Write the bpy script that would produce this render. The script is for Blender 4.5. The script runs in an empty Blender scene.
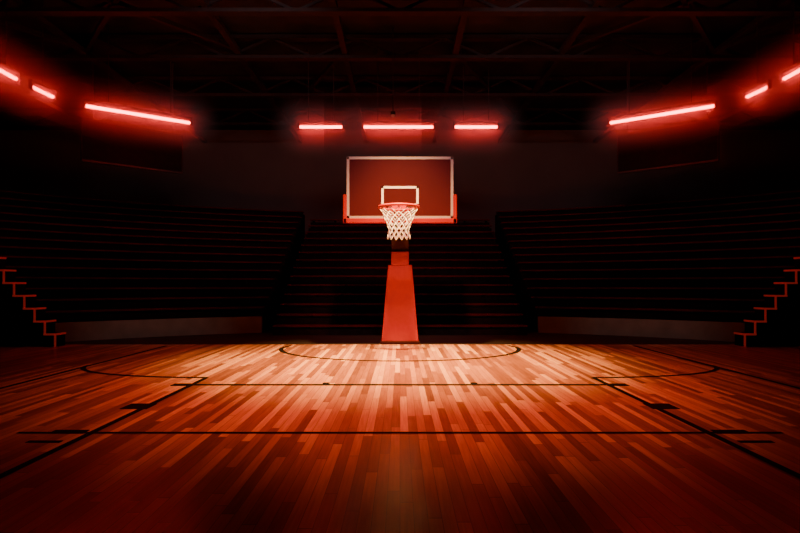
import bpy, bmesh, math, random
from mathutils import Vector, Matrix
random.seed(4)
S=bpy.context.scene
F=533.0; H=1.2; HZ=285.0
def P(px,py,d): return Vector(((px-400)/F*d, d, H+(HZ-py)/F*d))

# ---------------- materials ----------------
def mat(name,col,rough=0.6,metal=0.0,noise=0.15,scale=6.0,bump=0.0,emis=None,es=0,coat=0.0,spec=0.5):
    m=bpy.data.materials.new(name); m.use_nodes=True
    nt=m.node_tree; b=nt.nodes['Principled BSDF']
    b.inputs['Roughness'].default_value=rough; b.inputs['Metallic'].default_value=metal
    b.inputs['Specular IOR Level'].default_value=spec
    b.inputs['Coat Weight'].default_value=coat
    tc=nt.nodes.new('ShaderNodeTexCoord')
    n=nt.nodes.new('ShaderNodeTexNoise'); n.inputs['Scale'].default_value=scale; n.inputs['Detail'].default_value=4
    nt.links.new(tc.outputs['Object'],n.inputs['Vector'])
    r=nt.nodes.new('ShaderNodeValToRGB')
    r.color_ramp.elements[0].position=0.3; r.color_ramp.elements[1].position=0.7
    r.color_ramp.elements[0].color=[c*(1-noise) for c in col]+[1]
    r.color_ramp.elements[1].color=[min(1,c*(1+noise)) for c in col]+[1]
    nt.links.new(n.outputs['Fac'],r.inputs['Fac']); nt.links.new(r.outputs['Color'],b.inputs['Base Color'])
    if bump>0:
        bp=nt.nodes.new('ShaderNodeBump'); bp.inputs['Strength'].default_value=bump; bp.inputs['Distance'].default_value=0.01
        nt.links.new(n.outputs['Fac'],bp.inputs['Height']); nt.links.new(bp.outputs['Normal'],b.inputs['Normal'])
    if emis:
        b.inputs['Emission Color'].default_value=(*emis,1); b.inputs['Emission Strength'].default_value=es
    return m

M_wall=mat('wall_paint_dark',(0.18,0.155,0.155),0.9,noise=0.08,scale=.6,spec=.1)
M_ceil=mat('ceiling_dark',(0.034,0.022,0.022),0.9,noise=0.3,scale=1.5,spec=.1)
M_steel=mat('beam_steel',(0.034,0.018,0.018),0.7,spec=.12)
M_conc=mat('apron_rubber',(0.03,0.022,0.022),0.6,bump=0.1,scale=30,spec=.2)
M_barr=mat('barrier_painted',(0.36,0.26,0.24),0.6,noise=0.15,scale=3)
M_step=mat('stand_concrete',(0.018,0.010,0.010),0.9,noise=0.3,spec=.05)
M_bench=mat('bench_red',(0.12,0.012,0.010),0.75,noise=0.25,scale=3,spec=.06)
M_red=mat('pad_red_vinyl',(0.40,0.028,0.028),0.55,noise=0.05,scale=12,bump=0.05,spec=.3)
M_redd=mat('post_dark_red',(0.05,0.009,0.009),0.6,noise=0.1,spec=.2)
M_bright=mat('edge_padding_red',(0.22,0.006,0.004),0.7,noise=0.05,spec=.05)
M_board=mat('backboard_panel',(0.042,0.0028,0.0075),0.65,noise=0.06,scale=2,spec=.08)
M_white=mat('white_paint',(0.70,0.70,0.74),0.5,noise=0.03)
M_frame=mat('backboard_frame',(0.27,0.22,0.25),0.55,noise=0.05)
M_rim=mat('rim_orange',(0.42,0.020,0.008),0.5,noise=0.05,spec=.2)
M_net=mat('net_cord',(0.66,0.68,0.74),0.8,noise=0.05,scale=50)
M_line=mat('court_line_black',(0.007,0.005,0.005),0.7,noise=0.1,spec=.08)
M_house=mat('lamp_housing',(0.05,0.03,0.03),0.5,metal=0.5)
M_tube=mat('tube_glow',(1,0.3,0.25),0.5,emis=(1.0,0.035,0.03),es=42)
M_trim=mat('stair_glow_trim',(0.5,0.04,0.03),0.5,noise=0.1,emis=(1,.06,.04),es=.11)  # emission added to the nosing trim so its red edges look lit
M_panel=mat('hanging_panel_dark',(0.012,0.01,0.01),0.9,spec=.05)

# wood floor
def wood():
    m=bpy.data.materials.new('maple_planks'); m.use_nodes=True
    nt=m.node_tree; N=nt.nodes; L=nt.links; b=N['Principled BSDF']
    tc=N.new('ShaderNodeTexCoord'); sp=N.new('ShaderNodeSeparateXYZ'); L.new(tc.outputs['Object'],sp.inputs[0])
    def ma(op,a,bv=None,c=None):
        n=N.new('ShaderNodeMath'); n.operation=op
        for i,v in enumerate((a,bv,c)):
            if v is None: continue
            if isinstance(v,(int,float)): n.inputs[i].default_value=v
            else: L.new(v,n.inputs[i])
        return n.outputs[0]
    W=0.072
    u=ma('DIVIDE',sp.outputs[0],W); row=ma('FLOOR',u); fu=ma('FRACT',u)
    wn=N.new('ShaderNodeTexWhiteNoise'); wn.noise_dimensions='1D'; L.new(row,wn.inputs['W'])
    v=ma('ADD',ma('DIVIDE',sp.outputs[1],1.4),ma('MULTIPLY',wn.outputs['Value'],17.0))
    bd=ma('FLOOR',v); fv=ma('FRACT',v)
    cb=N.new('ShaderNodeCombineXYZ'); L.new(row,cb.inputs[0]); L.new(bd,cb.inputs[1])
    w2=N.new('ShaderNodeTexWhiteNoise'); w2.noise_dimensions='2D'; L.new(cb.outputs[0],w2.inputs['Vector'])
    mp=N.new('ShaderNodeMapping'); mp.inputs['Scale'].default_value=(60,3,1); L.new(tc.outputs['Object'],mp.inputs['Vector'])
    ad=N.new('ShaderNodeVectorMath'); ad.operation='ADD'; L.new(mp.outputs[0],ad.inputs[0])
    L.new(w2.outputs['Color'],ad.inputs[1])
    gn=N.new('ShaderNodeTexNoise'); gn.inputs['Scale'].default_value=1.0; gn.inputs['Detail'].default_value=5; L.new(ad.outputs[0],gn.inputs['Vector'])
    cr=N.new('ShaderNodeValToRGB'); e=cr.color_ramp.elements
    e[0].position=0; e[0].color=(0.17,0.065,0.035,1); e[1].position=1; e[1].color=(0.88,0.54,0.28,1)
    for p,c in ((0.3,(0.34,0.14,0.075)),(0.65,(0.58,0.28,0.15))):
        x=cr.color_ramp.elements.new(p); x.color=(*c,1)
    L.new(ma('ADD',ma('MULTIPLY',w2.outputs['Value'],0.8),ma('MULTIPLY',ma('SUBTRACT',gn.outputs['Fac'],0.3),0.55)),cr.inputs['Fac'])
    sx=ma('LESS_THAN',ma('MINIMUM',fu,ma('SUBTRACT',1.0,fu)),0.028)
    sy=ma('LESS_THAN',fv,0.006)
    seam=ma('MAXIMUM',sx,sy)
    mx=N.new('ShaderNodeMix'); mx.data_type='RGBA'; L.new(ma('MULTIPLY',seam,0.7),mx.inputs['Factor'])
    L.new(cr.outputs[0],mx.inputs[6]); mx.inputs[7].default_value=(0.06,0.02,0.015,1)
    L.new(mx.outputs[2],b.inputs['Base Color'])
    L.new(ma('ADD',0.28,ma('MULTIPLY',w2.outputs['Value'],0.12)),b.inputs['Roughness'])
    n2=N.new('ShaderNodeTexNoise'); n2.inputs['Scale'].default_value=110; L.new(tc.outputs['Object'],n2.inputs['Vector'])
    bp=N.new('ShaderNodeBump'); bp.inputs['Strength'].default_value=0.25; bp.inputs['Distance'].default_value=0.004
    L.new(n2.outputs['Fac'],bp.inputs['Height']); L.new(bp.outputs[0],b.inputs['Normal'])
    b.inputs['Coat Weight'].default_value=0.35; b.inputs['Coat Roughness'].default_value=0.25
    return m
M_wood=wood()

# ---------------- mesh helpers ----------------
def obj(name,verts,faces,m,parent=None,bevel=0):
    me=bpy.data.meshes.new(name); me.from_pydata([tuple(v) for v in verts],[],faces)
    bm=bmesh.new(); bm.from_mesh(me); bmesh.ops.recalc_face_normals(bm,faces=bm.faces); bm.to_mesh(me); bm.free()
    me.materials.append(m); o=bpy.data.objects.new(name,me); S.collection.objects.link(o)
    if parent: o.parent=parent
    if bevel:
        md=o.modifiers.new('bev','BEVEL'); md.width=bevel; md.segments=2
    return o
BF=[(0,1,2,3),(4,5,6,7),(0,1,5,4),(1,2,6,5),(2,3,7,6),(3,0,4,7)]
class MB:
    def __init__(s): s.v=[]; s.f=[]
    def box(s,x0,x1,y0,y1,z0,z1): s.hexa([(x0,y0,z0),(x1,y0,z0),(x1,y1,z0),(x0,y1,z0),(x0,y0,z1),(x1,y0,z1),(x1,y1,z1),(x0,y1,z1)]); return s
    def hexa(s,c):
        n=len(s.v); s.v+=c; s.f+=[tuple(i+n for i in f) for f in BF]; return s
    def beam(s,a,b,w,h=None):
        h=h or w; a=Vector(a);b=Vector(b);d=(b-a).normalized()
        up=Vector((0,0,1)) if abs(d.z)<0.95 else Vector((0,1,0))
        x=d.cross(up).normalized()*w/2; u=x.cross(d).normalized()*h/2
        c=[a-x-u,a+x-u,a+x+u,a-x+u,b-x-u,b+x-u,b+x+u,b-x+u]
        return s.hexa([tuple(q) for q in c])
    def cyl(s,a,b,r,n=16,r2=None):
        r2=r if r2 is None else r2
        a=Vector(a);b=Vector(b);d=(b-a).normalized()
        up=Vector((0,0,1)) if abs(d.z)<0.95 else Vector((0,1,0))
        x=d.cross(up).normalized(); u=x.cross(d).normalized(); k=len(s.v)
        for p,rr in((a,r),(b,r2)):
            for i in range(n):
                t=2*math.pi*i/n; s.v.append(tuple(p+x*rr*math.cos(t)+u*rr*math.sin(t)))
        for i in range(n):
            j=(i+1)%n; s.f.append((k+i,k+j,k+n+j,k+n+i))
        s.f.append(tuple(range(k,k+n))); s.f.append(tuple(range(k+n,k+2*n))); return s
    def ribbon(s,pts,w,z):
        k=len(s.v); n=len(pts)
        for i,p in enumerate(pts):
            a=Vector(pts[max(i-1,0)]);b=Vector(pts[min(i+1,n-1)]);d=(b-a).normalized()
            q=Vector((-d.y,d.x))*w/2
            s.v.append((p[0]+q.x,p[1]+q.y,z)); s.v.append((p[0]-q.x,p[1]-q.y,z))
        for i in range(n-1): s.f.append((k+2*i,k+2*i+1,k+2*i+3,k+2*i+2))
        return s
    def make(s,name,m,parent=None,bevel=0): return obj(name,s.v,s.f,m,parent,bevel)
def empty(name,loc=(0,0,0)):
    o=bpy.data.objects.new(name,None); S.collection.objects.link(o); return o
def curve(name,lines,r,m,parent,cyclic=False):
    c=bpy.data.curves.new(name,'CURVE'); c.dimensions='3D'; c.bevel_depth=r; c.bevel_resolution=2
    for pts in lines:
        sp=c.splines.new('POLY'); sp.points.add(len(pts)-1)
        for i,p in enumerate(pts): sp.points[i].co=(*p,1)
        sp.use_cyclic_u=cyclic
    c.materials.append(m); o=bpy.data.objects.new(name,c); S.collection.objects.link(o); o.parent=parent; return o

# ---------------- room shell ----------------
RX=17; RY0=-5; RY1=22; RZ=7.6
MB().box(-RX,RX,RY0,RY1,-0.2,-0.02).make('floor',M_conc)
MB().box(-9.5,9.5,-3,10.75,-0.019,0.0).make('court_floor',M_wood)
MB().box(-RX,RX,RY1,RY1+.2,-0.2,RZ).make('wall_back',M_wall)
MB().box(-RX,RX,RY0-.2,RY0,-0.2,RZ).make('wall_front',M_wall)
MB().box(-RX-.2,-RX,RY0,RY1,-0.2,RZ).make('wall_left',M_wall)
MB().box(RX,RX+.2,RY0,RY1,-0.2,RZ).make('wall_right',M_wall)
MB().box(-RX-.2,RX+.2,RY0-.2,RY1+.2,RZ,RZ+.2).make('ceiling',M_ceil)

# ceiling trusses (I-beams with lattice)
b=MB()
for y in (8.6,11.3,13.6,16.3,19.2):
    b.box(-RX+.05,RX-.05,y-.1,y+.1,6.95,7.03); b.box(-RX+.05,RX-.05,y-.1,y+.1,7.45,7.55)
    x=-16.5
    k=0
    while x<16:
        b.beam((x,y,7.0 if k%2 else 7.5),(x+1.1,y,7.5 if k%2 else 7.0),0.06); x+=1.1;k+=1
for x in (-11.5,-8,-4.1,-1.4,1.4,4.1,8,11.5):
    b.box(x-.07,x+.07,RY0+.1,RY1-.1,7.04,7.16)
for sx in(-1,1):
    b.beam((sx*4.1,9,7.2),(sx*8,13.6,7.2),.1); b.beam((sx*8,9,7.2),(sx*4.1,13.6,7.2),.1)
    b.beam((sx*8,13.6,7.2),(sx*11.5,9,7.2),.1); b.beam((sx*1.4,13.6,7.2),(sx*4.1,19,7.2),.1)
b.make('ceiling_truss',M_steel)

# ---------------- court markings ----------------
z=0.004; b=MB()
for s in(-1,1):
    b.ribbon([(s*2.5,1.2),(s*2.5,6.9)],0.065,z)
    b.ribbon([(s*4.66,1.5),(s*4.6,10.5)],0.07,z)
    arc=[(s*(4.64-2.14*(1-math.cos(t))),7.95-1.05*math.sin(t)) for t in [i*math.pi/2/24 for i in range(25)]]
    b.ribbon(arc,0.07,z+.0005)
    b.box(s*2.58-.13,s*2.58+.13,5.15,5.38,0.001,z+.001)
    b.box(s*2.7-.14,s*2.7+.14,4.3,4.40,0.001,z+.0015)
    b.box(s*2.72-.13,s*2.72+.13,4.05,4.10,0.001,z+.001)
    b.box(s*2.6-.13,s*2.6+.13,6.33,6.47,0.001,z+.0015)
    b.cyl((s*.9,6.5,0.001),(s*.9,6.5,z+.001),0.045,16)
b.ribbon([(-2.6,6.4),(2.6,6.4)],0.08,z+.0008)
b.ribbon([(-3.1,4.32),(3.1,4.32)],0.045,z+.0008)
b.ribbon([(2.24*math.cos(t),10.2-1.8*math.sin(t)) for t in [i*math.pi/48 for i in range(49)]],0.085,z)
b.ribbon([(-2.24,10.2),(-2.15,10.55)],0.07,z+.0006); b.ribbon([(2.24,10.2),(2.15,10.55)],0.07,z+.0006)
b.make('court_markings',M_line)

# ---------------- bleachers ----------------
CY=3.66; R0=10.57; NR=14; RISE=.25; RUN=.42
def side_bleacher(s,name):
    e=empty(name); st=MB(); bn=MB(); wl=MB(); ba=0.39; NA=40
    def pts(R):
        a0=math.asin(3.55/R); a1=math.radians(74)
        return [(s*R*math.sin(a0+(a1-a0)*i/NA),CY+R*math.cos(a0+(a1-a0)*i/NA)) for i in range(NA+1)]
    def sweep(B,sec):
        rings=[pts(R) for R,_ in sec]; k=len(B.v); n=len(sec)
        for i in range(NA+1):
            for j in range(n): B.v.append((rings[j][i][0],rings[j][i][1],sec[j][1]))
        for i in range(NA):
            for j in range(n):
                j2=(j+1)%n; B.f.append((k+i*n+j,k+i*n+j2,k+(i+1)*n+j2,k+(i+1)*n+j))
        B.f.append(tuple(k+j for j in range(n))); B.f.append(tuple(k+NA*n+j for j in range(n)))
    for i in range(NR):
        r=R0+.15+i*RUN; zz=ba+i*RISE
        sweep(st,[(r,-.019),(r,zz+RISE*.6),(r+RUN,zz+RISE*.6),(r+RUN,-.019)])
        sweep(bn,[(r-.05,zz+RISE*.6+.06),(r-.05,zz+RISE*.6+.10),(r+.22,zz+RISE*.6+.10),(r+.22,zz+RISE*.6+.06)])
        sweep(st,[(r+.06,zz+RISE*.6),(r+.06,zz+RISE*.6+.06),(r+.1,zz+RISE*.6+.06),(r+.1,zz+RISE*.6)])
    sweep(wl,[(R0,-.019),(R0,ba),(R0+.12,ba),(R0+.12,-.019)])
    st.make('terrace',M_step,e); bn.make('benches',M_bench,e); wl.make('barrier_panel',M_barr,e)
side_bleacher(-1,'bleacher'); side_bleacher(1,'bleacher.001')
e=empty('bleacher.002'); st=MB(); bn=MB()
for i in range(NR):
    y=13.0+i*RUN; zz=i*.25+.12; X=3.1
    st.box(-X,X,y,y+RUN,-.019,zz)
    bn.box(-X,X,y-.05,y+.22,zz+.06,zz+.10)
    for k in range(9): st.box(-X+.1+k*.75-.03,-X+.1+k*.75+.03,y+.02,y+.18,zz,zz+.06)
st.make('terrace',M_step,e); bn.make('benches',M_bench,e)

# ---------------- staircases ----------------
for s,name in((-1,'staircase'),(1,'staircase.001')):
    e=empty(name); b=MB(); t=MB(); x0=6.72; ru=.2; ri=.25; n=9; yb=10.7
    for i in range(n):
        a=s*(x0+i*ru); c=s*(x0+(i+1)*ru)
        b.box(min(a,c),max(a,c),10.4,yb,0.0,(i+1)*ri)
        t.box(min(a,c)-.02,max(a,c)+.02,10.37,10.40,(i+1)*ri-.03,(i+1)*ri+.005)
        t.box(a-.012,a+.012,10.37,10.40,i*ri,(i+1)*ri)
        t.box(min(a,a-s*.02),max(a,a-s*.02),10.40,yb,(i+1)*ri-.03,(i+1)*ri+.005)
    a=s*(x0+n*ru); b.box(min(a,a+s*.6),max(a,a+s*.6),10.4,yb,0,n*ri)
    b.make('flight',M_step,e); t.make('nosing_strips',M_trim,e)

# ---------------- tube lights ----------------
def halo_mat(L,R):
    # scatter volume added to give each tube a halo, density falls off with distance from the tube axis
    m=bpy.data.materials.new('lamp_halo_volume'); m.use_nodes=True; nt=m.node_tree; N=nt.nodes; K=nt.links; N.clear()
    o=N.new('ShaderNodeOutputMaterial'); v=N.new('ShaderNodeVolumeScatter'); v.inputs['Color'].default_value=(1,.9,.9,1)
    tc=N.new('ShaderNodeTexCoord'); sp=N.new('ShaderNodeSeparateXYZ'); K.new(tc.outputs['Object'],sp.inputs[0])
    def ma(op,a,b=None):
        n=N.new('ShaderNodeMath'); n.operation=op
        for i,q in enumerate((a,b)):
            if q is None: continue
            if isinstance(q,(int,float)): n.inputs[i].default_value=q
            else: K.new(q,n.inputs[i])
        return n.outputs[0]
    ax=ma('MAXIMUM',ma('SUBTRACT',ma('ABSOLUTE',sp.outputs[0]),L/2),0.0)
    d2=ma('ADD',ma('ADD',ma('MULTIPLY',ax,ax),ma('MULTIPLY',sp.outputs[1],sp.outputs[1])),ma('MULTIPLY',sp.outputs[2],sp.outputs[2]))
    t=ma('MAXIMUM',ma('SUBTRACT',1.0,ma('DIVIDE',ma('SQRT',d2),R)),0.0)
    K.new(ma('MULTIPLY',ma('POWER',t,2.2),1.6),v.inputs['Density']); K.new(v.outputs[0],o.inputs['Volume'])
    return m
def tube(a,b_,name):
    a=Vector(a);b_=Vector(b_); e=empty(name); d=(b_-a).normalized()
    MB().cyl(a,b_,0.035,14).make('glow_tube',M_tube,e)
    up=Vector((0,0,.12)); h=MB(); h.beam(a-d*.05+up,b_+d*.05+up,0.10,0.06)
    for p in(a-d*.03,b_+d*.03): h.beam(p+Vector((0,0,-.05)),p+up,0.05,0.09)
    L=(b_-a).length
    for f in((.2,.8) if L>1.0 else (.5,)):
        p=a+(b_-a)*f; h.cyl(p+up,Vector((p.x,p.y,RZ-.01)),0.012,8)
    h.make('housing',M_house,e)
    R=.95
    v=MB().box(-L/2-R,L/2+R,-R,R,-R,R).make('lamp_halo_volume',halo_mat(L,R),e)
    v.location=(a+b_)/2; v.rotation_euler=(0,0,math.atan2(d.y,d.x))
Z=5.5
def T(p1,p2):
    out=[]
    for px,py in(p1,p2):
        d=(Z-H)*F/(HZ-py); out.append(((px-400)/F*d,d,Z))
    return out
tubes=[T((300,127),(342,127)),T((364,127),(433,127)),T((455,127),(497,127))]
for s in(0,1):
    m=(lambda x:x) if s==0 else (lambda x:800-x)
    tubes+= [T((m(86),106),(m(190),123)),T((m(32),87),(m(53),97)),T((m(-4),68),(m(16),79)),T((m(-60),38),(m(-25),58))]
for i,(a,c) in enumerate(tubes): tube(a,c,'tube_light' if i==0 else 'tube_light.%03d'%i)
for i,s in enumerate((-1,1)):
    a=Vector((s*8.3,13.9,0)); c=Vector((s*6.35,15.5,0)) 
    e=empty('hanging_display_panel' if i==0 else 'hanging_display_panel.001')
    b=MB(); up=Vector((0,0,1)); b.beam(a+up*5.0,c+up*5.0,0.06,1.05); b.make('screen',M_panel,e)
    f=MB(); f.beam(a+up*4.45,c+up*4.45,.1,.05); f.beam(a+up*5.54,c+up*5.54,.1,.04)
    f.beam(a+up*4.45,a+up*5.55,.05); f.beam(c+up*4.45,c+up*5.55,.05)
    for q in(.1,.9):
        p=a+(c-a)*q; f.cyl(p+up*5.54,p+up*(RZ-.01),.02,8)
    f.make('frame',M_house,e)
e=empty('security_camera'); p=P(393,115,13.2)
b=MB(); b.cyl(p,p+Vector((0,0,.08)),.06,16); b.cyl(p+Vector((0,0,.08)),Vector((p.x,p.y,RZ-.01)),.012,8); b.make('mount',M_house,e)
b=MB(); b.cyl(p-Vector((0,0,.05)),p,.03,16,.055); b.make('lens_dome',M_white,e)

# ---------------- basketball hoop ----------------
hoop=empty('basketball_hoop')
def frus(B,w0,w1,ya0,yb0,ya1,yb1,z0,z1):
    B.hexa([(-w0/2,ya0,z0),(w0/2,ya0,z0),(w0/2,yb0,z0),(-w0/2,yb0,z0),(-w1/2,ya1,z1),(w1/2,ya1,z1),(w1/2,yb1,z1),(-w1/2,yb1,z1)])
b=MB(); frus(b,.77,.50,11.0,11.9,11.12,11.6,.03,1.62); b.make('pole_pad',M_red,hoop,.02)
b=MB(); b.box(-.41,.41,10.96,12.3,-.019,.04); b.make('base_plate',M_redd,hoop,.01)
b=MB(); b.box(-.185,.185,11.10,11.5,1.61,1.90); b.make('collar_pad',M_red,hoop,.015)
b=MB(); b.box(-.18,.18,11.18,11.46,1.88,2.14); b.box(-.13,.13,11.2,11.42,2.1,2.95)
b.beam((0,11.3,2.85),(0,10.3,3.05),.16,.16); b.beam((0,11.3,2.2),(0,10.3,2.6),.14,.14)
b.make('post_arm',M_redd,hoop,.008)
BY=10.2; hw=1.015; zb=2.475; zt=3.65
b=MB(); b.box(-hw,hw,BY,BY+.04,zb,zt); b.make('backboard',M_board,hoop)
b=MB(); w=.045
b.box(-hw,hw,BY-.008,BY+.05,zt-w,zt+.005); b.box(-hw,hw,BY-.008,BY+.05,zb-.005,zb+w)
b.box(-hw-.005,-hw+w,BY-.008,BY+.05,zb,zt); b.box(hw-w,hw+.005,BY-.008,BY+.05,zb,zt)
b.make('board_frame',M_frame,hoop)
b=MB(); x=.355; z0=2.73; z1=3.09; w=.042
b.box(-x,x,BY-.006,BY-.001,z1-w,z1); b.box(-x,x,BY-.006,BY-.001,z0,z0+w*.6); b.box(-x,-x+w,BY-.006,BY-.001,z0,z1); b.box(x-w,x,BY-.006,BY-.001,z0,z1)
b.make('target_square',M_white,hoop)
b=MB(); b.box(-1.085,1.085,BY-.03,BY+.07,2.38,2.475)
for s in(-1,1): b.box(min(s*1.015,s*1.09),max(s*1.015,s*1.09),BY-.03,BY+.07,2.38,2.93)
b.make('edge_padding',M_bright,hoop,.012)
RC=Vector((-.02,9.72,2.62)); RR=.36
rimp=lambda r,z:[(RC.x+r*math.cos(2*math.pi*i/48),RC.y+r*math.sin(2*math.pi*i/48),z) for i in range(48)]
curve('rim',[rimp(RR,RC.z)],.024,M_rim,hoop,True)
b=MB(); b.box(-.16,.12,BY-.03,BY,2.50,2.76); b.box(-.14,.10,RC.y+RR-.02,BY-.02,2.60,2.635)
for s in(-1,1):
    b.beam((RC.x+s*.12,BY-.03,2.54),(RC.x+s*.26,RC.y+.24,2.61),.02); b.beam((RC.x+s*.1,BY-.02,2.52),(RC.x+s*.1,RC.y+RR,2.6),.025)
b.make('rim_bracket',M_rim,hoop)
hk=[]
for i in range(12):
    t=2*math.pi*i/12; c=(math.cos(t),math.sin(t))
    hk.append([(RC.x+RR*c[0],RC.y+RR*c[1],RC.z-.01),(RC.x+(RR-.01)*c[0],RC.y+(RR-.01)*c[1],RC.z-.05)])
curve('net_hooks',hk,.008,M_rim,hoop)
n=12; lv=7; Hn=.55
def prof(t): return RR-.01-(.17*min(1,t/.7)**.8)+ (.03*max(0,(t-.7)/.3))
lines=[]
for i in range(n):
    for sg in(-1,1):
        l=[]
        for q in range(lv*3+1):
            t=q/(lv*3); a=2*math.pi*(i+sg*.5*q/3)/n
            r=prof(t); l.append((RC.x+r*math.cos(a),RC.y+r*math.sin(a),RC.z-.03-Hn*t))
        lines.append(l)
curve('net',lines,.0085,M_net,hoop)

# ---------------- lights ----------------
def fixture(loc,tgt,name,e_,col,size,blend,r):
    e=empty(name)
    l=bpy.data.lights.new('spot','SPOT'); l.energy=e_; l.color=col; l.spot_size=math.radians(size); l.spot_blend=blend; l.shadow_soft_size=r
    o=bpy.data.objects.new('spot_lamp',l); S.collection.objects.link(o); o.location=loc
    o.rotation_euler=(Vector(tgt)-Vector(loc)).to_track_quat('-Z','Y').to_euler(); o.parent=e
    L=Vector(loc); d=(Vector(tgt)-L).normalized()
    b=MB(); b.cyl(L-d*.12,L-d*.45,.24,20,.14); b.cyl(L-d*.4,Vector((L.x,L.y,RZ-.01)) ,.02,8); b.make('can',M_house,e)
fixture((0,8.6,6.4),(0,8.8,0),'ceiling_spotlight',13500,(1.0,.50,.14),66,1,.15)
fixture((0,5.6,6.4),(0,7.6,0),'ceiling_spotlight.001',3300,(1.0,.13,.06),84,1,.2)
fixture((0,4.6,6.4),(0,11,2.2),'ceiling_spotlight.002',1300,(1.0,.48,.5),34,.8,.2)
fixture((-2.5,8.0,6.4),(-4.5,22,5.0),'wall_fill_spot',240,(1,.80,.82),75,1,.3)  # this and its mirror: unseen fill, added to lift the back wall to grey
fixture((2.5,8.0,6.4),(4.5,22,5.0),'wall_fill_spot.001',240,(1,.80,.82),75,1,.3)
fixture((-1.2,6.0,6.4),(-5.6,12.4,0),'barrier_fill_spot',230,(1,.68,.58),24,1,.2)  # left and right pair of added fill spots that brighten the barrier panels
fixture((1.2,6.0,6.4),(5.6,12.4,0),'barrier_fill_spot.001',230,(1,.68,.58),24,1,.2)

w=bpy.data.worlds.new('World'); S.world=w; w.use_nodes=True; w.node_tree.nodes['Background'].inputs[0].default_value=(0,0,0,1)
c=bpy.data.cameras.new('cam'); c.sensor_width=36; c.lens=F/800*36; c.shift_y=(HZ-266.5)/800; c.clip_end=100
co=bpy.data.objects.new('camera',c); S.collection.objects.link(co); co.location=(0,0,H); co.rotation_euler=(math.pi/2,0,0); S.camera=co
